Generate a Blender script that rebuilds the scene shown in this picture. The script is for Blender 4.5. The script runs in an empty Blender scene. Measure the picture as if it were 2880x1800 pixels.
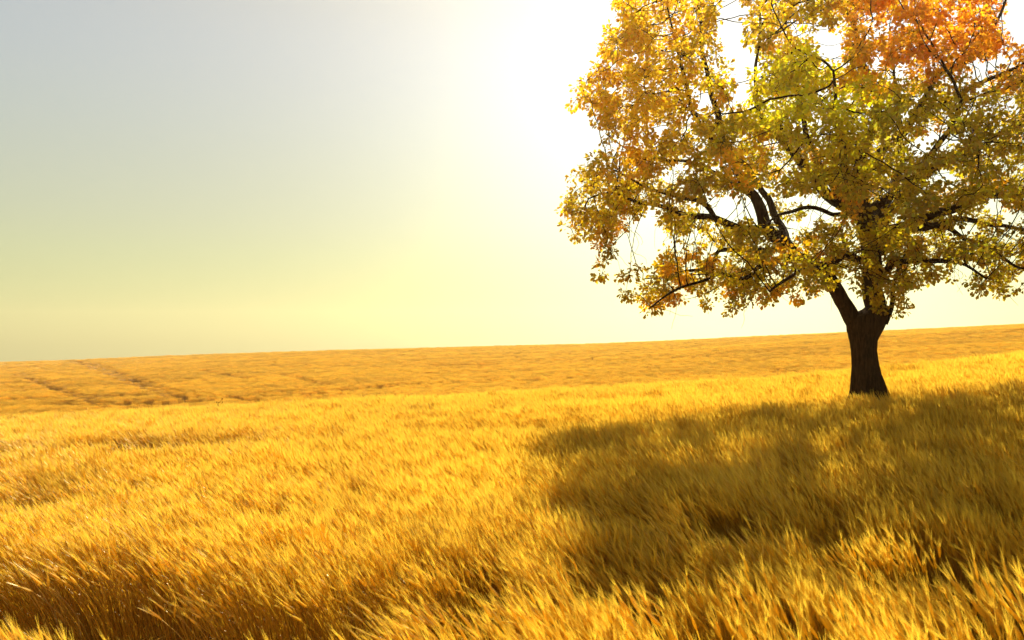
# Lone autumn oak in a windswept golden wheat field, low sun ahead of the camera.
import bpy, math, random
import numpy as np
from mathutils import Vector

SC = bpy.context.scene
COL = SC.collection
RNG = np.random.default_rng(11)
random.seed(11)

EYE = 2.75            # camera height (m)
FPX = 28.0 / 36.0 * 1024.0
HOR = 345.0           # eye level row of the 1024x640 frame
STRAW = 0.95          # standing crop height
TREE_Y = 21.5

# ------------------------------------------------------------------ helpers
def smooth(a, b, x):
    t = np.clip((x - a) / (b - a), 0.0, 1.0)
    return t * t * (3 - 2 * t)

def value_noise(x, y, seed=0):
    xi = np.floor(x).astype(np.int64); yi = np.floor(y).astype(np.int64)
    xf = x - xi; yf = y - yi
    xf = xf * xf * (3 - 2 * xf); yf = yf * yf * (3 - 2 * yf)
    def h(i, j):
        n = (i * 374761393 + j * 668265263 + seed * 982451653) & 0x7fffffff
        n = ((n ^ (n >> 13)) * 1274126177) & 0x7fffffff
        return ((n ^ (n >> 16)) & 0xffff) / 65535.0
    a = h(xi, yi) * (1 - xf) + h(xi + 1, yi) * xf
    b = h(xi, yi + 1) * (1 - xf) + h(xi + 1, yi + 1) * xf
    return a * (1 - yf) + b * yf

def fbm(x, y, seed=0, octaves=3):
    s = 0.0; a = 0.5; t = 0.0
    for k in range(octaves):
        s = s + a * value_noise(x * 2 ** k, y * 2 ** k, seed + k); t += a; a *= 0.5
    return s / t

def tag(o, label=None, cat=None, group=None, kind=None):
    if label: o['label'] = label
    if cat: o['category'] = cat
    if group: o['group'] = group
    if kind: o['kind'] = kind
    return o

def mesh_obj(name, verts, faces, mat, parent=None, smooth_shade=True, colors=None):
    me = bpy.data.meshes.new(name)
    me.from_pydata([tuple(v) for v in verts], [], faces)
    me.update()
    if smooth_shade:
        me.polygons.foreach_set('use_smooth', [True] * len(me.polygons))
    if colors is not None:
        at = me.attributes.new('tone', 'FLOAT_COLOR', 'POINT')
        c = np.ones((len(verts), 4), dtype=np.float32); c[:, :3] = np.asarray(colors, dtype=np.float32)
        at.data.foreach_set('color', c.ravel())
    me.materials.append(mat)
    o = bpy.data.objects.new(name, me)
    COL.objects.link(o)
    if parent: o.parent = parent
    return o

def quads_obj(name, verts, quads, mat, parent=None, colors=None, smooth_shade=False):
    """fast mesh from numpy quads"""
    me = bpy.data.meshes.new(name)
    nv, nf = len(verts), len(quads)
    me.vertices.add(nv); me.vertices.foreach_set('co', np.asarray(verts, dtype=np.float32).ravel())
    me.loops.add(nf * 4); me.loops.foreach_set('vertex_index', np.asarray(quads, dtype=np.int32).ravel())
    me.polygons.add(nf)
    me.polygons.foreach_set('loop_start', np.arange(0, nf * 4, 4, dtype=np.int32))
    me.polygons.foreach_set('use_smooth', np.full(nf, smooth_shade))
    me.update(calc_edges=True); me.validate()
    if colors is not None:
        at = me.attributes.new('tone', 'FLOAT_COLOR', 'POINT')
        c = np.ones((nv, 4), dtype=np.float32); c[:, :3] = colors
        at.data.foreach_set('color', c.ravel())
    me.materials.append(mat)
    o = bpy.data.objects.new(name, me); COL.objects.link(o)
    if parent: o.parent = parent
    return o

# ------------------------------------------------------------------ materials
def new_mat(name):
    m = bpy.data.materials.new(name); m.use_nodes = True
    nt = m.node_tree; nt.nodes.clear()
    return m, nt, nt.nodes, nt.links

def leafy_material(name, translucency=0.45, gloss=0.06, use_tint=False, gain=1.0, rough=0.45):
    m, nt, N, L = new_mat(name)
    out = N.new('ShaderNodeOutputMaterial')
    at = N.new('ShaderNodeAttribute'); at.attribute_name = 'tone'
    col = at.outputs['Color']
    if use_tint:
        ti = N.new('ShaderNodeAttribute'); ti.attribute_type = 'INSTANCER'; ti.attribute_name = 'tint'
        mul = N.new('ShaderNodeMix'); mul.data_type = 'RGBA'; mul.blend_type = 'MULTIPLY'
        mul.inputs['Factor'].default_value = 1.0
        L.new(col, mul.inputs[6]); L.new(ti.outputs['Vector'], mul.inputs[7])
        col = mul.outputs[2]
    d = N.new('ShaderNodeBsdfDiffuse'); t = N.new('ShaderNodeBsdfTranslucent')
    g = N.new('ShaderNodeBsdfGlossy'); g.inputs['Roughness'].default_value = rough
    g.inputs['Color'].default_value = (1, .93, .75, 1)
    L.new(col, d.inputs['Color']); L.new(col, t.inputs['Color'])
    mx = N.new('ShaderNodeMixShader'); mx.inputs[0].default_value = translucency
    L.new(d.outputs[0], mx.inputs[1]); L.new(t.outputs[0], mx.inputs[2])
    mg = N.new('ShaderNodeMixShader'); mg.inputs[0].default_value = gloss
    L.new(mx.outputs[0], mg.inputs[1]); L.new(g.outputs[0], mg.inputs[2])
    L.new(mg.outputs[0], out.inputs['Surface'])
    return m

def bark_material():
    m, nt, N, L = new_mat('bark')
    out = N.new('ShaderNodeOutputMaterial'); p = N.new('ShaderNodeBsdfPrincipled')
    tc = N.new('ShaderNodeTexCoord'); mp = N.new('ShaderNodeMapping')
    mp.inputs['Scale'].default_value = (9, 9, 1.6)
    L.new(tc.outputs['Object'], mp.inputs['Vector'])
    no = N.new('ShaderNodeTexNoise'); no.inputs['Scale'].default_value = 2.2; no.inputs['Detail'].default_value = 6
    no.inputs['Roughness'].default_value = .65
    L.new(mp.outputs[0], no.inputs['Vector'])
    vo = N.new('ShaderNodeTexVoronoi'); vo.feature = 'DISTANCE_TO_EDGE'; vo.inputs['Scale'].default_value = 1.5
    L.new(mp.outputs[0], vo.inputs['Vector'])
    cr = N.new('ShaderNodeValToRGB')
    cr.color_ramp.elements[0].position = .3; cr.color_ramp.elements[0].color = (.014, .007, .004, 1)
    cr.color_ramp.elements[1].position = .75; cr.color_ramp.elements[1].color = (.065, .033, .015, 1)
    L.new(no.outputs['Fac'], cr.inputs[0]); L.new(cr.outputs[0], p.inputs['Base Color'])
    p.inputs['Roughness'].default_value = 1.0; p.inputs['Specular IOR Level'].default_value = .03
    ad = N.new('ShaderNodeMath'); ad.operation = 'ADD'
    L.new(no.outputs['Fac'], ad.inputs[0]); L.new(vo.outputs['Distance'], ad.inputs[1])
    b = N.new('ShaderNodeBump'); b.inputs['Strength'].default_value = .9; b.inputs['Distance'].default_value = .04
    L.new(ad.outputs[0], b.inputs['Height']); L.new(b.outputs[0], p.inputs['Normal'])
    L.new(p.outputs[0], out.inputs['Surface'])
    return m

def soil_material():
    m, nt, N, L = new_mat('straw_littered_soil')
    out = N.new('ShaderNodeOutputMaterial'); p = N.new('ShaderNodeBsdfPrincipled')
    tc = N.new('ShaderNodeTexCoord')
    n1 = N.new('ShaderNodeTexNoise'); n1.inputs['Scale'].default_value = .35; n1.inputs['Detail'].default_value = 8
    n2 = N.new('ShaderNodeTexNoise'); n2.inputs['Scale'].default_value = 14; n2.inputs['Detail'].default_value = 4
    L.new(tc.outputs['Object'], n1.inputs['Vector']); L.new(tc.outputs['Object'], n2.inputs['Vector'])
    ad = N.new('ShaderNodeMath'); ad.operation = 'MULTIPLY_ADD'; ad.inputs[1].default_value = .5
    L.new(n2.outputs['Fac'], ad.inputs[0]); L.new(n1.outputs['Fac'], ad.inputs[2])
    cr = N.new('ShaderNodeValToRGB')
    cr.color_ramp.elements[0].position = .5; cr.color_ramp.elements[0].color = (.10, .045, .008, 1)
    cr.color_ramp.elements[1].position = .95; cr.color_ramp.elements[1].color = (.40, .21, .018, 1)
    L.new(ad.outputs[0], cr.inputs[0]); L.new(cr.outputs[0], p.inputs['Base Color'])
    p.inputs['Roughness'].default_value = 1.0; p.inputs['Specular IOR Level'].default_value = .05
    b = N.new('ShaderNodeBump'); b.inputs['Strength'].default_value = .6; b.inputs['Distance'].default_value = .05
    L.new(n2.outputs['Fac'], b.inputs['Height']); L.new(b.outputs[0], p.inputs['Normal'])
    L.new(p.outputs[0], out.inputs['Surface'])
    return m

M_BARK = bark_material()
M_SOIL = soil_material()
M_LEAF = leafy_material('oak_leaf', translucency=.6, gloss=.04)
M_WHEAT = leafy_material('ripe_straw', translucency=.46, gloss=.09, use_tint=True, rough=.42)

# ------------------------------------------------------------------ terrain
C_PTS = np.array([-2.5, -.643, -.204, .112, .643, 2.5])
S_FAR = np.array([-.075, -.0226, -.0063, .0013, .0251, .085])     # slope of the far skyline per heading
S_NEAR = np.array([-.14, -.0854, -.066, -.0505, -.022, .03])       # slope of the near brow per heading
Y_CREST = 260.0

def crop_top(x, y):
    """height of the crop surface relative to the eye"""
    x = np.asarray(x, float); y = np.asarray(y, float)
    und = .10 * (fbm(x * .11 + 3, y * .11, 5) - .5) + .5 * (fbm(x * .02, y * .03, 9) - .5) * smooth(60, 120, y)
    near = -2.02 + .05 * x + .0012 * np.clip(x - 4, 0, 30) ** 2
    fall = 1.0 - .55 * smooth(6, 40, x)
    dy = np.clip(y - 27.5, 0, None)
    near = near - fall * .0045 * np.minimum(dy, 30) ** 2 - fall * .27 * np.clip(dy - 30, 0, None)
    c = x / np.maximum(np.abs(y), 20.0)
    sf = np.interp(c, C_PTS, S_FAR); sn = np.interp(c, C_PTS, S_NEAR)
    t = np.clip((y - 70) / (Y_CREST - 70), 0, 1.4)
    ease = np.where(t < 1, 1 - (1 - np.minimum(t, 1)) ** 1.5, 1)
    valley = sn * 70 - 1.0
    far = valley + (sf * Y_CREST - valley) * ease
    far = far - .0016 * np.clip(y - Y_CREST, 0, 200) ** 2 - .5 * np.clip(y - Y_CREST - 200, 0, None) * .3
    fold = .9 * np.exp(-((y - 120 - .25 * x) / 16) ** 2) * smooth(10, 50, x)
    far = far + fold
    w = smooth(42, 78, y)
    return near * (1 - w) + far * w + und

def ground_z(x, y):
    return EYE + crop_top(x, y) - STRAW

def build_ground():
    ys = np.concatenate([np.linspace(-60, -2, 20), np.linspace(0, 60, 121), np.geomspace(61, 900, 110)])
    xs0 = np.sinh(np.linspace(-3.2, 3.2, 141)) / math.sinh(3.2)
    V = []; F = []
    for y in ys:
        half = 70 + 1.3 * max(y, 0)
        xs = xs0 * half
        zs = ground_z(xs, np.full_like(xs, y))
        V.append(np.stack([xs, np.full_like(xs, y), zs], 1))
    V = np.concatenate(V); n = len(xs0)
    i, j = np.meshgrid(np.arange(len(ys) - 1), np.arange(n - 1), indexing='ij')
    a = (i * n + j).ravel()
    Q = np.stack([a, a + 1, a + n + 1, a + n], 1)
    o = quads_obj('ground', V, Q, M_SOIL, smooth_shade=True)
    tag(o, 'rolling farmland soil under the ripe wheat', kind='structure')

build_ground()

# ------------------------------------------------------------------ wheat
GOLD = np.array([.95, .635, .03]); PALE = np.array([.96, .66, .06])
STEM = np.array([.70, .41, .02]); OLIVE = np.array([.42, .235, .010])

class MB:
    def __init__(s): s.v = []; s.f = []; s.c = []
    def ribbon(s, pts, widths, side, cols):
        b = len(s.v)
        for p, w, c in zip(pts, widths, cols):
            s.v.append(p - side * w * .5); s.v.append(p + side * w * .5); s.c += [c, c]
        for k in range(len(pts) - 1):
            s.f.append((b + 2 * k, b + 2 * k + 1, b + 2 * k + 3, b + 2 * k + 2))
    def spindle(s, p0, d, length, rad, cols, sides=4, prof=((0, .35), (.2, .9), (.5, 1), (.8, .7), (1, .12))):
        d = d / np.linalg.norm(d)
        u = np.cross(d, [0.3, 0.2, .9]); u /= np.linalg.norm(u); w = np.cross(d, u)
        b = len(s.v)
        for t, r in prof:
            for k in range(sides):
                a = 2 * math.pi * k / sides
                s.v.append(p0 + d * length * t + (u * math.cos(a) + w * math.sin(a)) * rad * r)
                s.c.append(cols)
        for i in range(len(prof) - 1):
            for k in range(sides):
                k2 = (k + 1) % sides
                s.f.append((b + i * sides + k, b + i * sides + k2, b + (i + 1) * sides + k2, b + (i + 1) * sides + k))

WIND = np.array([-.93, -.37, 0.0])

def stalk(mb, rng, x, y, h, near=True, fat=1.0):
    ang = rng.normal(0, .26)
    wd = np.array([WIND[0] * math.cos(ang) - WIND[1] * math.sin(ang), WIND[0] * math.sin(ang) + WIND[1] * math.cos(ang), 0])
    a0 = math.radians(rng.normal(13, 5)); a1 = math.radians(rng.normal(33, 7))
    n = 5 if near else 3
    pts = [np.array([x, y, 0.0])]; dirs = []
    for k in range(n):
        a = a0 + (a1 - a0) * ((k + .5) / n) ** 1.6
        d = wd * math.sin(a) + np.array([0, 0, math.cos(a)])
        dirs.append(d); pts.append(pts[-1] + d * h / n)
    th = rng.uniform(0, math.pi); side = np.array([math.cos(th), math.sin(th), 0])
    green = rng.random() < .38
    v = rng.uniform(.82, 1.12)
    lo = (OLIVE if green else OLIVE * .5 + STEM * .5) * v; hi = (STEM * .65 + OLIVE * .35 if green else STEM) * v
    cols = [lo + (hi - lo) * (k / n) for k in range(n + 1)]
    mb.ribbon(pts, [.0065 * fat] * (n + 1), side, cols)
    d = dirs[-1]
    a = a1 + math.radians(rng.normal(3, 7))
    d = wd * math.sin(a) + np.array([0, 0, math.cos(a)])
    hc = (GOLD * .85 if green else GOLD) * v
    L = rng.uniform(.10, .15)
    mb.spindle(pts[-1], d, L, ((.0112) if near else .0085) * fat, hc, sides=4 if near else 3)
    na = 9 if near else 4
    for k in range(na):
        s0 = pts[-1] + d * L * rng.uniform(.25, .95)
        e = d + rng.normal(0, .075, 3); e /= np.linalg.norm(e)
        sd = np.cross(e, rng.normal(0, 1, 3)); sd /= np.linalg.norm(sd)
        l = rng.uniform(.10, .17)
        mb.ribbon([s0, s0 + e * l], [.0034 * fat, .0008 * fat], sd, [PALE * v, PALE * v])
    nl = 1 if rng.random() < .7 else 0
    for k in range(nl):
        i = rng.integers(1, n)
        p = pts[i]; az = rng.normal(math.atan2(WIND[1], WIND[0]), .6)
        hd = np.array([math.cos(az), math.sin(az), 0]); sd = np.array([-hd[1], hd[0], 0])
        l = rng.uniform(.18, .34); m = 4
        lp = [p]; 
        for q in range(m):
            el = math.radians(72 - 13 * q + rng.normal(0, 6))
            lp.append(lp[-1] + (hd * math.cos(el) + np.array([0, 0, math.sin(el)])) * l / m)
        w = rng.uniform(.008, .013) * fat
        lc = (OLIVE * .8 + STEM * .3 if green else STEM) * v
        mb.ribbon(lp, [w * .7, w, w * .85, w * .5, w * .1], sd, [lc] * 5)

def clump_proto(name, seed, count, size, near, fat, hvar=.06):
    rng = np.random.default_rng(seed); mb = MB()
    for k in range(count):
        if near:
            r = size * math.sqrt(rng.random()); a = rng.uniform(0, 2 * math.pi)
            x, y = r * math.cos(a), r * math.sin(a)
        else:
            x, y = rng.uniform(-size, size), rng.uniform(-size, size)
        stalk(mb, rng, x, y, rng.normal(STRAW - .02, hvar), near, fat)
    me = bpy.data.meshes.new(name)
    me.from_pydata([tuple(p) for p in mb.v], [], mb.f); me.update()
    at = me.attributes.new('tone', 'FLOAT_COLOR', 'POINT')
    c = np.ones((len(mb.v), 4), dtype=np.float32); c[:, :3] = np.clip(np.array(mb.c), 0, .97)
    at.data.foreach_set('color', c.ravel())
    me.materials.append(M_WHEAT)
    return bpy.data.objects.new(name, me)

near_col = bpy.data.collections.new('wheat_tufts')        # prototypes, never linked to the scene
for k in range(6):
    near_col.objects.link(clump_proto('wheat_tuft_%d' % k, 100 + k, 40, .26, True, 1.0))
far_col = bpy.data.collections.new('wheat_patches')
for k in range(5):
    far_col.objects.link(clump_proto('wheat_patch_%d' % k, 200 + k, 170, .75, False, 2.2))

def scatter_tree(col, name):
    ng = bpy.data.node_groups.new(name, 'GeometryNodeTree')
    ng.interface.new_socket('Geometry', in_out='INPUT', socket_type='NodeSocketGeometry')
    ng.interface.new_socket('Geometry', in_out='OUTPUT', socket_type='NodeSocketGeometry')
    N = ng.nodes; L = ng.links
    gi = N.new('NodeGroupInput'); go = N.new('NodeGroupOutput')
    ci = N.new('GeometryNodeCollectionInfo'); ci.inputs['Collection'].default_value = col
    ci.inputs['Separate Children'].default_value = True; ci.inputs['Reset Children'].default_value = True
    ip = N.new('GeometryNodeInstanceOnPoints'); ip.inputs['Pick Instance'].default_value = True
    def attr(nm, ty):
        a = N.new('GeometryNodeInputNamedAttribute'); a.data_type = ty; a.inputs['Name'].default_value = nm
        return a.outputs['Attribute']
    L.new(gi.outputs[0], ip.inputs['Points']); L.new(ci.outputs[0], ip.inputs['Instance'])
    L.new(attr('pick', 'INT'), ip.inputs['Instance Index'])
    L.new(attr('turn', 'FLOAT_VECTOR'), ip.inputs['Rotation'])
    L.new(attr('size', 'FLOAT_VECTOR'), ip.inputs['Scale'])
    L.new(ip.outputs[0], go.inputs[0])
    return ng

def scatter(name, pos, turn, size, pick, tint, col):
    me = bpy.data.meshes.new(name); n = len(pos)
    me.vertices.add(n); me.vertices.foreach_set('co', pos.astype(np.float32).ravel())
    for nm, ty, dat, key in (('turn', 'FLOAT_VECTOR', turn, 'vector'), ('size', 'FLOAT_VECTOR', size, 'vector'),
                             ('tint', 'FLOAT_VECTOR', tint, 'vector')):
        a = me.attributes.new(nm, ty, 'POINT'); a.data.foreach_set(key, dat.astype(np.float32).ravel())
    a = me.attributes.new('pick', 'INT', 'POINT'); a.data.foreach_set('value', pick.astype(np.int32))
    me.materials.append(M_WHEAT)
    o = bpy.data.objects.new(name, me); COL.objects.link(o)
    mod = o.modifiers.new('scatter', 'NODES'); mod.node_group = scatter_tree(col, name + '_scatter')
    return o

def px_to_field(px, py):
    """world x, y on the crop surface under a point of the photograph"""
    Y = 5.0
    for Y in np.arange(4, 60, .1):
        X = (px - 512) / FPX * Y
        if HOR - FPX * float(crop_top(X, Y)) / Y <= py: break
    return X, Y

# bald, beaten-down strips and one added shade patch in the near crop: polylines in photo rows, half-width in metres, strength
GAPS = []
for pts, hw, k in (
        ([(-60, 584), (60, 592), (200, 601), (330, 612)], .44, 1.3),
        ([(330, 585), (430, 580), (560, 588)], .30, .34),
        ([(120, 441), (190, 443), (262, 438)], .75, .85),
        ([(0, 446), (40, 452)], .7, .5),
        ([(0, 492), (110, 492)], .5, .6),
        ([(640, 506), (700, 520), (800, 526)], .45, .5),  # crop thinned here to deepen the tree's shadow
        ([(930, 570), (1010, 565), (1060, 570)], .4, .4),
        ([(440, 430), (560, 428)], .6, .35),
        ([(650, 575), (760, 565)], .25, .5)):
    GAPS.append(([px_to_field(*p) for p in pts], hw, k))

def gap_mask(x, y):
    m = np.zeros_like(x)
    for pl, hw, k in GAPS:
        for (ax, ay), (bx, by) in zip(pl[:-1], pl[1:]):
            dx, dy = bx - ax, by - ay
            t = np.clip(((x - ax) * dx + (y - ay) * dy) / (dx * dx + dy * dy), 0, 1)
            d = np.hypot(x - ax - t * dx, y - ay - t * dy)
            m = np.maximum(m, k * np.exp(-(d / (hw * 1.5)) ** 2))
    return np.clip(m, 0, 1)

def build_near_wheat():
    P = []
    sp = .29
    for y in np.arange(1.2, 46, sp):
        half = .72 * y + 3.0
        xs = np.arange(-half, half, sp)
        P.append(np.stack([xs, np.full_like(xs, y)], 1))
    P = np.concatenate(P) + RNG.uniform(-.17, .17, (sum(len(p) for p in P), 2))
    x, y = P[:, 0], P[:, 1]
    tx = (868 - 512) / FPX * TREE_Y
    keep = np.hypot(x - tx, y - TREE_Y) > .62
    gm = gap_mask(x, y)
    noise = fbm(x * 1.5, y * 1.2, 31)
    keep &= RNG.random(len(x)) > np.clip(gm * 1.7, 0, 1)
    keep &= ~((noise < .36) & (RNG.random(len(x)) < .75))
    x, y, gm, noise = x[keep], y[keep], gm[keep], noise[keep]
    n = len(x)
    pos = np.stack([x, y, ground_z(x, y) - .01], 1)
    swirl = (fbm(x * .25, y * .25, 77) - .5)
    turn = np.stack([RNG.normal(0, .05, n) - .25 * (fbm(x * .6, y * .4, 55) - .5), RNG.normal(0, .06, n) - .3 * (fbm(x * .5, y * .5, 66) - .5),
                     RNG.normal(0, .16, n) + 1.0 * swirl], 1)
    hz = (1 + .24 * (fbm(x * .45, y * .7, 21) - .5) + RNG.normal(0, .07, n)) * (1 - .6 * gm)
    sxy = RNG.uniform(.90, 1.08, n)
    size = np.stack([sxy, sxy, hz], 1)
    g = np.clip(fbm(x * .35, y * .6, 91) * 1.9 - .65 + RNG.normal(0, .12, n), 0, 1)[:, None]
    tint = (1 - g) * np.array([1.0, 1.0, 1.0]) + g * np.array([.86, .82, .75])
    tint *= RNG.uniform(.92, 1.06, (n, 1))
    o = scatter('wheat', pos, turn, size, RNG.integers(0, 6, n), tint, near_col)
    tag(o, 'ripe golden wheat of the near field, bent by the wind around the tree', 'wheat', kind='stuff')

def seg_mask(x, y, pts, hw):
    m = np.zeros_like(x)
    for (ax, ay), (bx, by) in zip(pts[:-1], pts[1:]):
        dx, dy = bx - ax, by - ay
        t = np.clip(((x - ax) * dx + (y - ay) * dy) / (dx * dx + dy * dy), 0, 1)
        d = np.hypot(x - ax - t * dx, y - ay - t * dy)
        m = np.maximum(m, np.exp(-(d / (1.15 * hw)) ** 2))
    return m

def build_far_wheat():
    rows = []; y = 44.0; k = .0070
    while y < 310:
        s = k * y
        c = np.arange(-.95, .95, k)
        rows.append(np.stack([c * y, np.full_like(c, y), np.full_like(c, s)], 1)); y += s
    P = np.concatenate(rows)
    s = P[:, 2]
    x = P[:, 0] + RNG.uniform(-.5, .5, len(P)) * s; y = P[:, 1] + RNG.uniform(-.5, .5, len(P)) * s
    # tractor lines running down the far slope and beaten strips along it
    def far_pt(px, py):
        best = None
        for Y in np.arange(80, 262, 1.0):
            X = (px - 512) / FPX * Y
            if HOR - FPX * float(crop_top(X, Y)) / Y <= py: best = (X, Y); break
        return best or ((px - 512) / FPX * 258, 258)
    m = np.zeros_like(x)
    for a, b, hw in (((72, 361), (178, 398), .9), ((84, 361), (190, 399), .9), ((18, 374), (107, 405), .9), ((238, 397), (262, 404), .8),
                     ((280, 374), (330, 386), .6), ((205, 371), (260, 380), .6), ((8, 400), (150, 395), 1.6), ((60, 404), (200, 402), 1.5),
                     ((262, 393), (300, 391), 1.2), ((350, 390), (386, 387), 1.2), ((0, 384), (60, 381), 1.0),
                     ((120, 407), (170, 405), 1.0), ((440, 366), (500, 364), 1.2)):
        pa, pb = far_pt(*a), far_pt(*b)
        n = 5
        pl = [(pa[0] + (pb[0] - pa[0]) * i / n, pa[1] + (pb[1] - pa[1]) * i / n) for i in range(n + 1)]
        m = np.maximum(m, seg_mask(x, y, pl, hw))
    nb = .5 * fbm(x * .03, y * .20, 44) + .5 * fbm(x * .10, y * .55, 45)
    keep = RNG.random(len(x)) > m * .85
    keep &= ~((nb < .42) & (RNG.random(len(x)) < .45))
    keep &= RNG.random(len(x)) > .10
    x, y, s, m, nb = x[keep], y[keep], s[keep], m[keep], nb[keep]
    n = len(x)
    pos = np.stack([x, y, ground_z(x, y)], 1)
    turn = np.stack([RNG.normal(0, .03, n), RNG.normal(0, .05, n), RNG.normal(0, .3, n)], 1)
    sc = s / 1.5 * RNG.uniform(1.0, 1.35, n)
    hz = (1.0 + .3 * (nb - .5) + RNG.normal(0, .06, n)) * (1 - .4 * m)
    size = np.stack([np.maximum(sc, .45), np.maximum(sc, .45), hz], 1)
    g = np.clip(fbm(x * .05, y * .2, 15) * 2 - .7, 0, 1)[:, None]
    tint = (1 - g) * np.array([1, 1, 1]) + g * np.array([.85, .80, .8])
    tint *= RNG.uniform(.80, 1.08, (n, 1)) * np.array([1.0, .95, .9])
    o = scatter('far_wheat', pos, turn, size, RNG.integers(0, 5, n), tint, far_col)
    tag(o, 'distant ripe wheat on the far hillside, crossed by tractor lines', 'wheat', kind='stuff')

build_near_wheat()
build_far_wheat()

# ------------------------------------------------------------------ the oak
PS = 2419.0 / 1024.0
def P3(u, v, d=0.0):
    Y = TREE_Y + d
    return np.array([(u / PS - 512) / FPX * Y, Y, EYE + (HOR - v / PS) / FPX * Y])
PM = TREE_Y / FPX / PS      # metres per photo unit at the tree

tx, ty = P3(2050, 900)[0], TREE_Y
tree = bpy.data.objects.new('oak_tree', None)
tree.location = (tx, ty, float(ground_z(tx, ty))); COL.objects.link(tree)
tag(tree, 'lone spreading oak with dark forked trunk and green, gold and orange leaves, in the wheat', 'tree')
T0 = np.array(tree.location)

def add_tube(V, F, pts, rad, sides=6, cap=True, wob=0.0, rng=None):
    pts = [np.asarray(p, float) for p in pts]
    n = len(pts); b0 = len(V)
    t = pts[1] - pts[0]; t = t / (np.linalg.norm(t) + 1e-9)
    u = np.cross(t, [0.31, .87, .2]); u /= np.linalg.norm(u)
    for i in range(n):
        if i == 0: tt = pts[1] - pts[0]
        elif i == n - 1: tt = pts[-1] - pts[-2]
        else: tt = pts[i + 1] - pts[i - 1]
        tt = tt / (np.linalg.norm(tt) + 1e-9)
        u = u - tt * np.dot(u, tt); u /= np.linalg.norm(u) + 1e-9
        w = np.cross(tt, u)
        for k in range(sides):
            a = 2 * math.pi * k / sides
            r = rad[i] * (1 + (wob * (rng.random() - .5) if wob else 0))
            V.append(pts[i] + (u * math.cos(a) + w * math.sin(a)) * r - T0)
    for i in range(n - 1):
        for k in range(sides):
            k2 = (k + 1) % sides
            F.append((b0 + i * sides + k, b0 + i * sides + k2, b0 + (i + 1) * sides + k2, b0 + (i + 1) * sides + k))
    if cap:
        F.append(tuple(b0 + (n - 1) * sides + k for k in range(sides)))

def build_trunk():
    prof = [(1010, 1988, 2122), (985, 1994, 2114), (960, 2002, 2106), (935, 2008, 2098), (912, 2011, 2088), (885, 2013, 2079), (855, 2014, 2073), (828, 2012, 2069),
            (803, 2009, 2070), (788, 2006, 2075), (775, 2003, 2083), (760, 2002, 2092), (748, 2004, 2097), (740, 2020, 2098), (730, 2040, 2096), (716, 2056, 2088)]
    V = []; F = []; S = 40
    dense = []
    for (a, b) in zip(prof[:-1], prof[1:]):
        for t in (0, .33, .66):
            dense.append(tuple(a[q] + (b[q] - a[q]) * t for q in range(3)))
    dense.append(prof[-1])
    for v, l, r in dense:
        c = P3((l + r) / 2, v); rx = (r - l) / 2 * PM
        ry = min(rx, .42) * .96
        flare = max(0, (v - 900) / 110)
        for k in range(S):
            a = 2 * math.pi * k / S
            rib = 1 + .065 * math.sin(7 * a + v * .012) * (.4 + flare * 2.2) + (.035) * math.sin(13 * a + 1.3 - v * .02) + random.uniform(-.018, .018)
            V.append(c + np.array([math.cos(a) * rx * rib, math.sin(a) * ry * rib, 0]) - T0)
    n = len(dense)
    for i in range(n - 1):
        for k in range(S):
            k2 = (k + 1) % S
            F.append((i * S + k, i * S + k2, (i + 1) * S + k2, (i + 1) * S + k))
    F.append(tuple((n - 1) * S + k for k in range(S)))
    mesh_obj('trunk', V, F, M_BARK, tree)

build_trunk()

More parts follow.
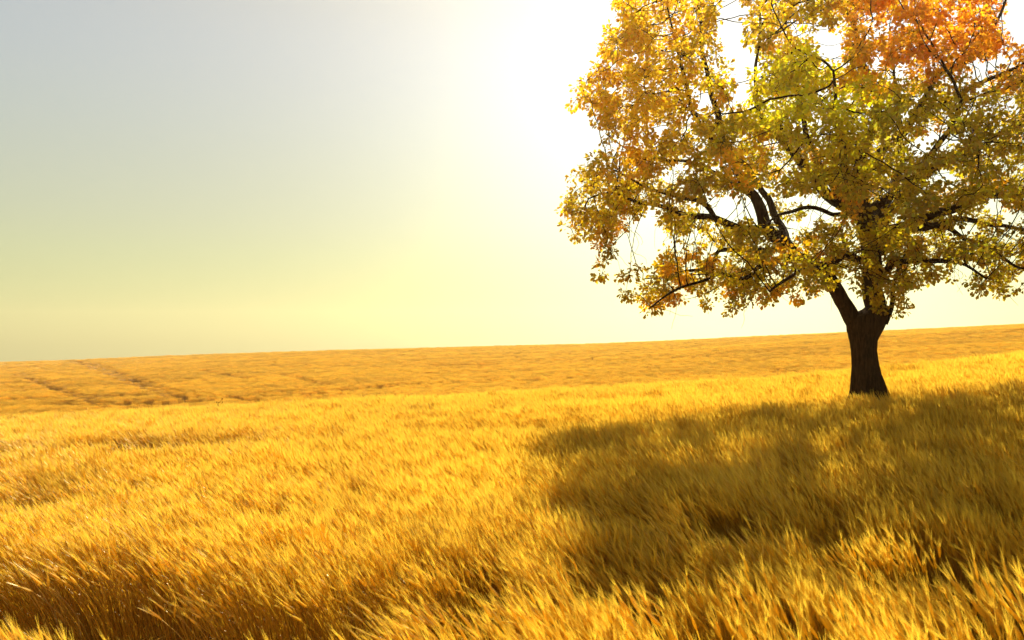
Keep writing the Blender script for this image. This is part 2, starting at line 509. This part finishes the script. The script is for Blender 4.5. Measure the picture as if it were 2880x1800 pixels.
# main limbs: (u, v, depth offset m, radius in photo units) traced along each limb
LIMBS = [
    # 0 left leader
    [(2034, 790, 0, 19), (2012, 748, 0, 19), (1992, 708, -.1, 17), (1972, 674, -.2, 16.5), (1930, 640, -.3, 16), (1881, 606, -.4, 16), (1857, 579, -.4, 15.5), (1817, 539, -.5, 15.5), (1802, 510, -.5, 13.5), (1777, 467, -.4, 11.5), (1758, 438, -.3, 10.5),
     (1725, 360, -.1, 9), (1694, 275, .1, 7.5), (1674, 205, .3, 6), (1662, 110, .5, 4.5), (1650, 20, .7, 3), (1640, -20, .8, 2)],
    # 1 left horizontal
    [(1815, 541, -.5, 10), (1785, 540, -.6, 9), (1748, 537, -.8, 8.5), (1694, 523, -1.0, 8), (1617, 505, -1.1, 6.5), (1577, 489, -1.1, 5.5), (1537, 478, -1.0, 4.5), (1492, 473, -1.0, 3.5), (1440, 458, -.9, 2.4), (1390, 470, -.8, 1.5)],
    # 2 main stem
    [(2042, 850, 0, 14), (2054, 800, 0, 18), (2068, 755, 0, 24), (2072, 719, .1, 24), (2064, 660, .2, 23), (2054, 600, .2, 22), (2050, 560, .2, 21), (2042, 510, .3, 18), (2034, 455, .4, 15), (2032, 385, .5, 13), (2055, 305, .7, 11), (2073, 235, .9, 9.5), (2050, 170, 1.0, 8), (2026, 115, 1.1, 6.5), (2008, 55, 1.2, 4.5), (1990, 0, 1.3, 3.5), (1980, -60, 1.4, 2)],
    # 3 right big limb
    [(2060, 580, .2, 15), (2085, 553, .1, 14), (2131, 534, -.2, 13), (2198, 513, -.6, 11.5), (2251, 497, -.9, 10), (2291, 467, -1.2, 9), (2345, 457, -1.4, 8), (2419, 451, -1.6, 6.5), (2520, 425, -1.7, 5), (2620, 380, -1.7, 3), (2700, 340, -1.6, 1.6)],
    # 4 right lower limb
    [(2068, 600, .2, 13), (2105, 569, .5, 11), (2160, 545, .9, 9), (2203, 532, 1.1, 7.5), (2259, 515, 1.3, 7), (2305, 529, 1.5, 6), (2371, 531, 1.8, 5.2), (2419, 539, 2.0, 4.5), (2510, 560, 2.2, 3), (2610, 570, 2.3, 1.6)],
    # 5 right drooping limb
    [(2180, 525, -.5, 6), (2203, 534, -.9, 5.5), (2238, 542, -1.3, 5.2), (2278, 563, -1.8, 4.6), (2331, 577, -2.2, 4), (2371, 606, -2.5, 3.2), (2411, 633, -2.6, 2.4), (2470, 640, -2.6, 1.4)],
    # 6 centre-left rising limb
    [(2046, 520, .3, 14), (1993, 486, 0, 13), (1940, 440, -.6, 12), (1905, 406, -1.0, 11), (1878, 366, -1.3, 9), (1840, 320, -1.6, 7), (1800, 270, -1.7, 5.5), (1782, 200, -1.8, 4), (1790, 110, -1.7, 2.6), (1800, 20, -1.6, 1.6)],
    # 7 centre back limb
    [(2038, 480, .4, 12), (2000, 462, 1.0, 11), (1958, 425, 1.6, 10), (1935, 385, 2.0, 9), (1905, 320, 2.5, 7), (1885, 205, 3.0, 5), (1862, 80, 3.3, 3.2), (1850, -40, 3.5, 1.8)],
    # 8 upper right limb
    [(2034, 420, .5, 11), (2080, 360, .6, 10), (2150, 290, .5, 9), (2190, 227, .4, 8), (2206, 197, .3, 7.5), (2238, 165, .2, 6.5), (2291, 128, 0, 5), (2350, 60, -.2, 3.6), (2390, -30, -.3, 2)],
    # 9 right middle limb
    [(2044, 500, .4, 11), (2120, 455, 1.0, 9.5), (2210, 395, 1.8, 8.5), (2302, 349, 2.4, 7), (2371, 315, 2.8, 5.6), (2419, 290, 3.0, 4.6), (2530, 240, 3.2, 3), (2620, 190, 3.3, 1.6)],
    # 10 right upper fork
    [(2150, 292, .5, 6), (2206, 248, .0, 5.5), (2275, 219, -.6, 5), (2334, 189, -1.1, 4.2), (2414, 155, -1.5, 3.2), (2520, 100, -1.8, 1.8)],
    # 11 low left limb
    [(1890, 612, -.3, 9), (1857, 617, -.8, 6.6), (1804, 625, -1.4, 5.4), (1764, 652, -1.8, 4.4), (1700, 650, -2.2, 3.6), (1640, 670, -2.6, 2.8), (1580, 690, -2.8, 2.4), (1535, 728, -2.9, 1.2)],
    # 12 low left back limb
    [(1862, 585, -.3, 9), (1810, 590, .3, 7.5), (1737, 587, 1.0, 6.2), (1700, 592, 1.3, 5.4), (1684, 628, 1.5, 4.8), (1620, 640, 1.9, 3.8), (1560, 650, 2.2, 2.4), (1520, 660, 2.4, 1.4)],
    # 13 limb towards the viewer
    [(2052, 570, 0, 15), (2040, 530, -1.0, 12), (2020, 480, -2.2, 9.5), (2000, 410, -3.4, 7.5), (1985, 330, -4.3, 5.5), (1975, 240, -4.9, 3.4), (1970, 170, -5.2, 2)],
    # 14 limb towards the viewer, right
    [(2058, 560, 0, 14), (2100, 500, -1.2, 11), (2150, 440, -2.4, 9), (2200, 370, -3.5, 6.5), (2240, 300, -4.2, 4.5), (2270, 240, -4.6, 2.4)],
    # 15 limb away from the viewer
    [(2054, 540, .5, 14), (2090, 480, 1.8, 11), (2120, 420, 3.0, 9), (2130, 340, 4.2, 7), (2120, 240, 5.2, 5), (2110, 140, 5.8, 3), (2100, 60, 6.0, 1.6)],
    # 16 limb away, left
    [(1860, 575, -.2, 10), (1830, 500, 1.0, 8.5), (1780, 420, 2.2, 7), (1720, 340, 3.2, 5.5), (1660, 280, 3.9, 3.6), (1600, 240, 4.3, 2)],
    # 17 low viewer-side limb
    [(2060, 640, 0, 12), (2040, 615, -1.2, 9), (2000, 610, -2.4, 7.5), (1940, 625, -3.4, 5.5), (1880, 650, -4.0, 3.6), (1820, 690, -4.4, 2)],
    # 18 low viewer-side limb, right
    [(2074, 650, 0, 11), (2110, 625, -1.1, 8.5), (2150, 615, -2.0, 7), (2200, 610, -2.8, 5), (2260, 620, -3.3, 3.4), (2330, 660, -3.6, 1.8)],
    # 19 side shoot by the fork
    [(2090, 765, -.1, 7), (2100, 735, -.15, 6), (2107, 700, -.25, 5), (2112, 670, -.4, 4), (2125, 630, -.7, 3), (2140, 600, -1.0, 1.8)],
    # 20 upper-left fork
    [(1732, 375, -.1, 6.5), (1690, 330, -.6, 6), (1650, 282, -1.1, 5.5), (1625, 240, -1.4, 5), (1610, 160, -1.6, 4), (1600, 110, -1.7, 3), (1585, 40, -1.8, 2), (1570, -30, -1.8, 1.2)],
    # 21 left upper horizontal
    [(1690, 520, -1.0, 6), (1678, 497, -1.0, 5.6), (1652, 478, -.9, 5.2), (1617, 469, -.7, 4.6), (1550, 450, -.4, 3.6), (1500, 425, -.2, 2.8), (1440, 400, 0, 1.6)],
    # 22 mid-left thin limb
    [(1990, 505, 0, 5.5), (1966, 508, -.4, 5), (1926, 487, -.8, 4.6), (1865, 500, -1.2, 3.8), (1830, 518, -1.5, 2.6), (1790, 560, -1.8, 1.4)],
    # 23 left middle limb
    [(1772, 460, -.4, 6), (1730, 430, -.3, 5.2), (1680, 405, 0, 4.6), (1620, 385, .3, 3.8), (1550, 370, .5, 2.8), (1480, 350, .6, 1.8), (1430, 320, .6, 1.2)],
]

nodes = []; nrad = []; nlimb = []; npar = []
limb_paths = []
for li, lp in enumerate(LIMBS):
    pts = [P3(u, v, d) for u, v, d, r in lp]; rr = [r * PM for *_, r in lp]
    # Catmull-Rom resample
    path = []; prad = []
    for i in range(len(pts) - 1):
        p0 = pts[max(i - 1, 0)]; p1 = pts[i]; p2 = pts[i + 1]; p3 = pts[min(i + 2, len(pts) - 1)]
        seg = max(2, int(np.linalg.norm(p2 - p1) / .16))
        for k in range(seg):
            t = k / seg
            path.append(.5 * ((2 * p1) + (-p0 + p2) * t + (2 * p0 - 5 * p1 + 4 * p2 - p3) * t * t + (-p0 + 3 * p1 - 3 * p2 + p3) * t ** 3))
            prad.append(rr[i] + (rr[i + 1] - rr[i]) * t)
    path.append(pts[-1]); prad.append(rr[-1])
    jr = np.random.default_rng(500 + li)
    wv = jr.uniform(0, 6.28, 6)
    for k in range(len(path)):       # gnarled wander
        s = k * .16; a = min(1, k / 6) * min(.045, prad[k] * .55 + .012)
        path[k] = path[k] + a * np.array([math.sin(2.3 * s + wv[0]) + .6 * math.sin(5.1 * s + wv[1]), math.sin(2.1 * s + wv[2]), math.sin(2.6 * s + wv[3]) + .6 * math.sin(5.7 * s + wv[4])])
    limb_paths.append((path, prad))
    prev = -1
    for k, (p, r) in enumerate(zip(path, prad)):
        nodes.append(p); nrad.append(r); nlimb.append(li); npar.append(prev); prev = len(nodes) - 1
N_LIMB_NODES = len(nodes)

CROWN = [(1440, -20), (1452, 40), (1415, 95), (1442, 140), (1370, 190), (1385, 250), (1425, 310), (1420, 345), (1360, 400), (1372, 440), (1332, 465), (1350, 520), (1372, 560), (1400, 590), (1430, 615), (1455, 590), (1475, 540), (1505, 545), (1530, 620), (1515, 650), (1530, 728), (1600, 705), (1650, 690), (1735, 728), (1780, 700), (1850, 705), (1900, 722), (1955, 690), (2000, 665), (2040, 690), (2080, 700), (2120, 715), (2140, 725), (2190, 690), (2205, 640), (2262, 625), (2310, 685), (2380, 695), (2402, 640), (2480, 640), (2590, 670), (2680, 590), (2730, 480), (2720, 340), (2670, 220), (2600, 110), (2500, 10), (2360, -50), (2200, -85), (2020, -95), (1850, -85), (1700, -60), (1560, -40)]
HOLES = [(1727, 60, 34, 82), (1738, 125, 26, 30), (1957, 112, 34, 36), (1728, 492, 72, 28), (1790, 482, 34, 34), (1522, 570, 34, 48), (1475, 585, 24, 40), (2408, 30, 38, 80), (2226, 330, 34, 26), (2180, 345, 28, 20), (2235, 418, 34, 18), (2400, 512, 36, 16),
         (1640, 560, 36, 22), (1900, 470, 66, 17), (1955, 500, 34, 24), (1695, 590, 26, 14), (1748, 190, 20, 52), (2340, 492, 30, 13), (2258, 552, 24, 18), (2397, 556, 20, 14), (2290, 635, 26, 22), (2345, 150, 22, 18), (2290, 255, 14, 14), (2105, 55, 16, 20),
         (1660, 230, 12, 14), (2390, 605, 20, 16), (1480, 260, 10, 12), (2000, 230, 10, 12), (1570, 560, 24, 18), (1590, 400, 12, 8), (2320, 180, 24, 14), (1500, 130, 16, 14), (2060, 62, 12, 30), (1840, 620, 20, 10), (1545, 330, 14, 8), (2120, 300, 12, 8), (2405, 250, 14, 12)]
px_ = np.array(CROWN, float)
def in_crown(u, v):
    n = len(px_); c = False; j = n - 1
    for i in range(n):
        if (px_[i, 1] > v) != (px_[j, 1] > v) and u < (px_[j, 0] - px_[i, 0]) * (v - px_[i, 1]) / (px_[j, 1] - px_[i, 1]) + px_[i, 0]:
            c = not c
        j = i
    return c
def in_hole(u, v, k=1.0):
    return any(((u - a) / (b_ * k)) ** 2 + ((v - b) / (d_ * k)) ** 2 < 1 for a, b, b_, d_ in HOLES)

def depth_extent(u, v):
    ru = (u - 2055) / 770.0; rv = (v - 330) / (620.0 if v < 330 else 470.0)
    return 6.4 * math.sqrt(max(.02, 1 - ru * ru - rv * rv))

def proj(p):
    return (512 + FPX * p[0] / p[1]) * PS, (HOR - FPX * (p[2] - EYE) / p[1]) * PS

rng = np.random.default_rng(77)
clumps = []
# first an even cover of sprays over the crown, then random ones between them
for gu in np.arange(1330, 2740, 50):
    for gv in np.arange(-90, 730, 46):
        for layer in range(2):
            u = gu + rng.uniform(-25, 25); v = gv + rng.uniform(-23, 23)
            r = rng.uniform(.28, .50)
            if layer and (v > 560 or rng.random() < .35): r *= .8
            if layer == 0 and 390 < v < 560 and rng.random() < .28: continue
            ri = r / PM * .6
            if in_hole(u, v, 1.25) or not (in_crown(u, v) and in_crown(u - ri, v) and in_crown(u + ri, v) and in_crown(u, v + ri)): continue
            D = depth_extent(u, v); q = rng.uniform(-1, .1) if layer == 0 else rng.uniform(0, 1)
            clumps.append((P3(u, v, D * math.copysign(abs(q) ** .65, q)), r))
for (u0, u1, v0, v1, n_) in ((1525, 1800, 600, 725, 30), (1780, 2010, 570, 700, 18), (2100, 2250, 560, 700, 14), (2230, 2420, 580, 690, 20), (2250, 2420, 380, 480, 8), (1345, 1480, 400, 560, 16), (1380, 1480, 180, 330, 14), (1440, 1540, -10, 130, 12)):
    for _ in range(n_):
        u = rng.uniform(u0, u1); v = rng.uniform(v0, v1); r = rng.uniform(.2, .4)
        if in_hole(u, v, 1.2) or not in_crown(u, v): continue
        clumps.append((P3(u, v, depth_extent(u, v) * rng.uniform(-.8, .8)), r))
N_EVEN = len(clumps)
tries = 0
while len(clumps) < N_EVEN + 150 and tries < 60000:
    tries += 1
    u = rng.uniform(1320, 2780); v = rng.uniform(-100, 735)
    r = rng.uniform(.30, .66)
    ri = r / PM * .75
    if not in_crown(u, v) or in_hole(u, v, 1.2): continue
    if sum(in_crown(u + ri * math.cos(a), v + ri * math.sin(a)) for a in (0, .785, 1.57, 2.36, 3.14, 3.93, 4.71, 5.5)) < 6: 
        r *= .5
        if not (in_crown(u + 12, v) and in_crown(u - 12, v) and in_crown(u, v + 12)): continue
    D = depth_extent(u, v)
    q = rng.uniform(-1, 1); d = D * math.copysign(abs(q) ** .65, q)
    p = P3(u, v, d)
    if clumps and min(np.linalg.norm(p - c) / (r + cr) for c, cr in clumps) < .46: continue
    clumps.append((p, r))
# hanging sprays and outline tufts seen at the edge of the crown
for u, v, d, r in ((1482, 700, -.6, .17), (1412, 652, -.6, .14), (1424, 622, -.6, .2), (1436, 590, -.6, .2), (1372, 208, 0, .2), (1425, 118, 0, .2), (1398, 545, 0, .25), (1340, 470, 0, .2), (1360, 412, 0, .2),
                   (1470, 655, -.4, .10), (1500, 640, -.4, .16), (1660, 720, -1, .22), (1735, 735, -1, .2), (2130, 735, -.5, .18), (2385, 690, -.6, .25), (2310, 680, -.6, .22), (1540, 735, -1.5, .18), (2060, 700, -.42, .22), (2075, 725, -.42, .12), (2055, 560, -.6, .35), (2070, 530, -.7, .3), (2395, 30, 0, .14)):
    clumps.append((P3(u, v, d), r))

attr_p = []; attr_c = []
for ci, (p, r) in enumerate(clumps):
    k = max(3, int(17 * (r / .6) ** 2.0))
    for _ in range(k):
        o = rng.normal(0, 1, 3); o /= np.linalg.norm(o)
        q = p + o * r * rng.random() ** .45 * np.array([1.15, 1.15, .8])
        u, v = proj(q)
        if in_hole(u, v, 1.12) and rng.random() < .97: continue
        attr_p.append(q); attr_c.append(ci)
attr_p = np.array(attr_p); attr_c = np.array(attr_c)

# grow branches towards the leaf sprays (space colonisation)
def grow():
    global nodes
    A = attr_p
    step, kill = .20, .30
    nd = list(nodes)
    arr = np.array(nd)
    best = np.full(len(A), 1e9); bi = np.zeros(len(A), int)
    for i in range(0, len(arr)):
        d = np.linalg.norm(A - arr[i], axis=1); m = d < best; best[m] = d[m]; bi[m] = i
    alive = best > kill
    reached = bi.copy()
    grown_from = {}
    for it in range(90):
        idx = np.nonzero(alive)[0]
        if len(idx) == 0: break
        acc = {}
        for a in idx:
            v = A[a] - nd[bi[a]]; v /= np.linalg.norm(v) + 1e-9
            acc.setdefault(bi[a], []).append(v)
        fresh = []
        for i, vs in acc.items():
            s = np.sum(vs, 0)
            nrm = np.linalg.norm(s)
            if nrm < 1e-3: continue
            s = s / nrm + rng.normal(0, .22, 3) + np.array([0, 0, .05]); s /= np.linalg.norm(s)
            if npar[i] >= 0:
                pd = nd[i] - nd[npar[i]]; pd /= np.linalg.norm(pd) + 1e-9
                if i >= N_LIMB_NODES: s = s + .55 * pd; s /= np.linalg.norm(s)
            if grown_from.get(i, 0) >= 3: continue
            grown_from[i] = grown_from.get(i, 0) + 1
            q = nd[i] + s * step
            nd.append(q); npar.append(i); nlimb.append(nlimb[i]); nrad.append(0.0); fresh.append(len(nd) - 1)
        if not fresh: break
        for j in fresh:
            d = np.linalg.norm(A - nd[j], axis=1); m = (d < best); best[m] = d[m]; bi[m] = j
        alive = alive & (best > kill)
    return nd, bi

nodes, near_node = grow()
NN = len(nodes)
kids = [[] for _ in range(NN)]
for i in range(N_LIMB_NODES, NN): kids[npar[i]].append(i)
for i in range(NN - 1, N_LIMB_NODES - 1, -1):
    s = sum(nrad[k] ** 2.2 for k in kids[i])
    nrad[i] = min(.07, max(.0065, (s + .0032 ** 2.2) ** (1 / 2.2)))

# leaf template: lobed, slightly folded
LT = np.array([[0, 0, 0], [.20, .30, .05], [.34, .66, .07], [0, 1, -.06], [-.34, .66, .07], [-.20, .30, .05], [0, .55, -.02]])
LQ = np.array([[0, 1, 6, 5], [1, 2, 3, 6], [6, 3, 4, 5]])

def mixc(a, b, t): return a + (b - a) * t
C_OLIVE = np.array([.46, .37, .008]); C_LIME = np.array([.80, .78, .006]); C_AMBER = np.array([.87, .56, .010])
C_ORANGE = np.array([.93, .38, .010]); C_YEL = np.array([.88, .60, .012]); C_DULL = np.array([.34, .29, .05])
clump_rnd = rng.random((len(clumps) + 1, 3))

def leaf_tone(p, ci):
    """autumn colour of a spray, with lens-flare glow painted in: golden on the left, lime in the middle top, orange at the top right, olive below"""
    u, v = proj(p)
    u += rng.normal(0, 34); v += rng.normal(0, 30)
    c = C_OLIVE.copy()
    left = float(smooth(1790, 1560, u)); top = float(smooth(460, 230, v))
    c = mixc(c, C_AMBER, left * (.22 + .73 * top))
    lime = math.exp(-(((u - 1930) / 210) ** 2 + ((v - 190) / 130) ** 2))  # bright core: flare glow painted into the autumn hue
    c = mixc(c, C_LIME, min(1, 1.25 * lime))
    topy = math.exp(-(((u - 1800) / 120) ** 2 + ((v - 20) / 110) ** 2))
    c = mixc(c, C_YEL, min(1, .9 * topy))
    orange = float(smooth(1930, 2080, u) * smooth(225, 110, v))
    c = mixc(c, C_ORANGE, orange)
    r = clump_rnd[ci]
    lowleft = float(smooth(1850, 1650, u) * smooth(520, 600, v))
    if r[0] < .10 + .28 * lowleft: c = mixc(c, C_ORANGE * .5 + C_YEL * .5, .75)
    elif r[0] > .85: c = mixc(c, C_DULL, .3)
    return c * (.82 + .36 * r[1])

n_limbs = len(LIMBS)
wood_v = [[] for _ in range(n_limbs)]; wood_f = [[] for _ in range(n_limbs)]
leaf_v = [[] for _ in range(n_limbs)]; leaf_c = [[] for _ in range(n_limbs)]

for li, (path, prad) in enumerate(limb_paths):
    jr = np.random.default_rng(900 + li)
    add_tube(wood_v[li], wood_f[li], path, prad, sides=14, wob=.12, rng=jr)
# grown branches: one chain per leading child
done = set()
def chain_from(start):
    ch = [start]; i = start
    while kids[i]:
        i = max(kids[i], key=lambda k: nrad[k]); ch.append(i)
    return ch
for i in range(NN):
    ks = kids[i]
    if not ks: continue
    lead = max(ks, key=lambda k: nrad[k]) if i >= N_LIMB_NODES else None
    for k in ks:
        if k == lead: continue
        ch = chain_from(k)
        pts = [nodes[i]] + [nodes[j] for j in ch]
        rad = [min(nrad[k] * 1.25, nrad[i] if nrad[i] > 0 else 1)] + [nrad[j] for j in ch]
        rad[-1] *= .6
        add_tube(wood_v[nlimb[i]], wood_f[nlimb[i]], pts, rad, sides=5)

def add_leaves(li, p, axis, n, spread, tone, size):
    o = rng.normal(0, 1, (n, 3)); o /= np.linalg.norm(o, axis=1, keepdims=True)
    q = p + o * spread * rng.random((n, 1)) ** .5
    d = o * .8 + axis * .5 + np.array([0, 0, -.35]) + rng.normal(0, .35, (n, 3)); d /= np.linalg.norm(d, axis=1, keepdims=True)
    nrm = rng.normal(0, .75, (n, 3)) + np.array([0, 0, .8]); nrm -= d * np.sum(nrm * d, 1, keepdims=True)
    nrm /= np.linalg.norm(nrm, axis=1, keepdims=True) + 1e-9
    sd = np.cross(d, nrm); L = (size * rng.uniform(.55, 1.4, n))[:, None, None]
    leaf_v[li].append((q[:, None] + (LT[None, :, :1] * sd[:, None] + LT[None, :, 1:2] * d[:, None] + LT[None, :, 2:] * nrm[:, None]) * L - T0).reshape(-1, 3))
    t = tone * rng.uniform(.72, 1.28, (n, 1)) + rng.normal(0, 1, (n, 3)) * np.array([.03, .02, 0])
    t[:, 1] *= rng.uniform(.80, 1.14, n)
    leaf_c[li].append(np.clip(t, .006, .95))

for a in range(len(attr_p)):
    i = near_node[a]; li = nlimb[i]; p = attr_p[a]
    base = nodes[i]; v = p - base; L = np.linalg.norm(v)
    ax = v / (L + 1e-9)
    if L > .05:
        mid = base + v * .5 + rng.normal(0, .04, 3)
        add_tube(wood_v[li], wood_f[li], [base, mid, p], [.0075, .006, .004], sides=3, cap=False)
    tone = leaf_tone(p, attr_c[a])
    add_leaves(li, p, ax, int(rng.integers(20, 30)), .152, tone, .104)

# bare drooping twigs under the crown
cand = [i for i in range(NN) if nrad[i] < .05 and proj(nodes[i])[1] > 430]
for i in rng.choice(cand, 260, replace=False):
    li = nlimb[i]; p = np.array(nodes[i]); d = rng.normal(0, 1, 3); d[2] = -abs(d[2]) * .6; d /= np.linalg.norm(d)
    pts = [p]; m = int(rng.integers(4, 9))
    for _ in range(m):
        d = d + rng.normal(0, .28, 3) + np.array([0, 0, -.10]); d /= np.linalg.norm(d)
        pts.append(pts[-1] + d * .15)
    add_tube(wood_v[li], wood_f[li], pts, list(np.linspace(.0085, .0035, m + 1)), sides=3, cap=False)

for li in range(n_limbs):
    lo = mesh_obj('limb', wood_v[li], wood_f[li], M_BARK, tree)
    if leaf_v[li]:
        V = np.concatenate(leaf_v[li]); k = len(V) // 7; Q = (LQ[None] + 7 * np.arange(k)[:, None, None]).reshape(-1, 4)
        C = np.repeat(np.concatenate(leaf_c[li]), 7, axis=0)
        quads_obj('foliage', V, Q, M_LEAF, lo, colors=C)
print('LEAVES', sum(len(l) for l in leaf_v), 'nodes', NN, 'clumps', len(clumps), 'attractors', len(attr_p))

# ------------------------------------------------------------------ dry weed standing above the brow of the near field
def build_weed():
    head = (219 - 512) / FPX
    Y = max(np.arange(16, 46, .25), key=lambda q: float(crop_top(head * q, q)) / q) - .6; X = head * Y
    z = float(ground_z(X, Y))
    r = np.random.default_rng(5)
    o = bpy.data.objects.new('dry_weed', None); o.location = (X, Y, z); COL.objects.link(o)
    tag(o, 'small dry brown weed standing above the wheat on the brow at left', 'weed')
    V = []; F = []
    global T0
    keep = T0; T0 = np.zeros(3)
    main = [np.array([.01 * math.sin(k * 1.3), .01 * math.cos(k), k * .145]) for k in range(10)]
    add_tube(V, F, main, list(np.linspace(.018, .007, 10)), sides=6)
    tips = [main[-1]]
    for k in range(5, 10):
        for s in (-1, 1):
            a = r.uniform(0, 6.28); d = np.array([math.cos(a), math.sin(a), .9])
            pts = [main[k]] + [main[k] + d * .07 * q + np.array([0, 0, .008 * q * q]) for q in (1, 2)]
            add_tube(V, F, pts, [.008, .006, .004], sides=5); tips.append(pts[-1])
    T0 = keep
    mesh_obj('stem', V, F, M_BARK, o)
    for t in tips:
        mb = MB()
        mb.spindle(t - np.array([0, 0, .01]), np.array([.05, 0, 1.0]), .07, .022, np.array([.22, .10, .02]), sides=6)
        mesh_obj('seed_head', mb.v, mb.f, M_LEAF, o, colors=mb.c)
build_weed()

# ------------------------------------------------------------------ light, sky, camera
SUN_AZ = math.radians(9.0)       # to the right of straight ahead
SUN_EL = math.radians(39.0)
sdir = Vector((math.sin(SUN_AZ) * math.cos(SUN_EL), math.cos(SUN_AZ) * math.cos(SUN_EL), math.sin(SUN_EL)))
sun = bpy.data.lights.new('sun', 'SUN'); sun.energy = 5.0; sun.angle = math.radians(.55); sun.color = (1, .90, .68)
so = bpy.data.objects.new('sun', sun); so.rotation_euler = sdir.to_track_quat('Z', 'Y').to_euler(); so.location = (20, 60, 50); COL.objects.link(so)

T0C = (1.62, 1.36, .62, 1); T1C = (1.22, 1.01, .52, 1); T2C = (1.15, .98, .69, 1); T3C = (1.10, 1.0, .84, 1); T4C = (1.02, 1.01, 1.02, 1); TZC = (1.25, .88, .50, 1); GLOWC = (2.5, 2.6, 2.7, 1)
w = bpy.data.worlds.new('World'); SC.world = w; w.use_nodes = True
nt = w.node_tree; N = nt.nodes; L = nt.links; N.clear()
out = N.new('ShaderNodeOutputWorld'); bg = N.new('ShaderNodeBackground'); bg.inputs['Strength'].default_value = .134
sky = N.new('ShaderNodeTexSky'); sky.sky_type = 'NISHITA'; sky.sun_disc = False
sky.sun_elevation = SUN_EL; sky.sun_rotation = SUN_AZ
sky.air_density = 1.0; sky.dust_density = 1.2; sky.ozone_density = 1.0; sky.altitude = 100
gam = N.new('ShaderNodeGamma'); gam.inputs['Gamma'].default_value = .37      # thick autumn haze evens the sky out
L.new(sky.outputs[0], gam.inputs['Color'])
tc = N.new('ShaderNodeTexCoord')
sep = N.new('ShaderNodeSeparateXYZ'); L.new(tc.outputs['Generated'], sep.inputs[0])
# warm dust lying low over the horizon; unseen zenith tinted gold to warm the shade
ramp = N.new('ShaderNodeValToRGB'); ramp.color_ramp.interpolation = 'B_SPLINE'
e = ramp.color_ramp.elements
e[0].position = 0.0; e[0].color = T0C
e[1].position = .66; e[1].color = TZC
for p_, c_ in ((.065, T1C), (.15, T2C), (.25, T3C), (.38, T4C)):
    n_ = e.new(p_); n_.color = c_
L.new(sep.outputs['Z'], ramp.inputs[0])
mul = N.new('ShaderNodeMix'); mul.data_type = 'RGBA'; mul.blend_type = 'MULTIPLY'; mul.inputs['Factor'].default_value = 1
# bright haze on the sun's side of the sky
hdir = Vector((math.sin(math.radians(19)) * math.cos(math.radians(12)), math.cos(math.radians(19)) * math.cos(math.radians(12)), math.sin(math.radians(12))))
dot = N.new('ShaderNodeVectorMath'); dot.operation = 'DOT_PRODUCT'; dot.inputs[1].default_value = hdir
L.new(tc.outputs['Generated'], dot.inputs[0])
mx0 = N.new('ShaderNodeMath'); mx0.operation = 'MAXIMUM'; mx0.inputs[1].default_value = 0; L.new(dot.outputs['Value'], mx0.inputs[0])
pw = N.new('ShaderNodeMath'); pw.operation = 'POWER'; pw.inputs[1].default_value = 17.0; L.new(mx0.outputs[0], pw.inputs[0])
glow = N.new('ShaderNodeMix'); glow.data_type = 'RGBA'; glow.blend_type = 'ADD'
L.new(pw.outputs[0], glow.inputs['Factor']); L.new(gam.outputs[0], glow.inputs[6]); glow.inputs[7].default_value = GLOWC
L.new(glow.outputs[2], mul.inputs[6]); L.new(ramp.outputs[0], mul.inputs[7])
L.new(mul.outputs[2], bg.inputs['Color']); L.new(bg.outputs[0], out.inputs['Surface'])

# thin dusty air over the fields
def build_haze():
    x0, x1, y0, y1, z0, z1 = -620, 620, -80, 930, -75, 42
    V = [(x, y, z) for z in (z0, z1) for y in (y0, y1) for x in (x0, x1)]
    F = [(0, 2, 3, 1), (4, 5, 7, 6), (0, 1, 5, 4), (2, 6, 7, 3), (0, 4, 6, 2), (1, 3, 7, 5)]
    m, nt, N, L = new_mat('dusty_air')
    out = N.new('ShaderNodeOutputMaterial'); v = N.new('ShaderNodeVolumePrincipled')
    v.inputs['Color'].default_value = (1.0, .86, .50, 1); v.inputs['Density'].default_value = HAZE_DENSITY
    v.inputs['Anisotropy'].default_value = .68
    L.new(v.outputs[0], out.inputs['Volume'])
    o = mesh_obj('haze', V, F, m, smooth_shade=False)
    tag(o, 'thin pale dust haze over the fields', kind='stuff')
HAZE_DENSITY = .00032
build_haze()

cam = bpy.data.cameras.new('camera'); cam.lens = 28; cam.sensor_width = 36; cam.sensor_fit = 'HORIZONTAL'
cam.shift_y = (HOR - 320) / 1024.0; cam.clip_start = .05; cam.clip_end = 3000
cam.dof.use_dof = True; cam.dof.focus_distance = 22; cam.dof.aperture_fstop = 2.6
co = bpy.data.objects.new('camera', cam); co.location = (0, 0, EYE); co.rotation_euler = (math.pi / 2, 0, 0); COL.objects.link(co)
SC.camera = co
SC.view_settings.view_transform = 'Standard'; SC.view_settings.look = 'None'; SC.view_settings.gamma = 1
SC.view_settings.exposure = 1.2
SC.cycles.max_bounces = 8; SC.cycles.transmission_bounces = 6; SC.cycles.diffuse_bounces = 5
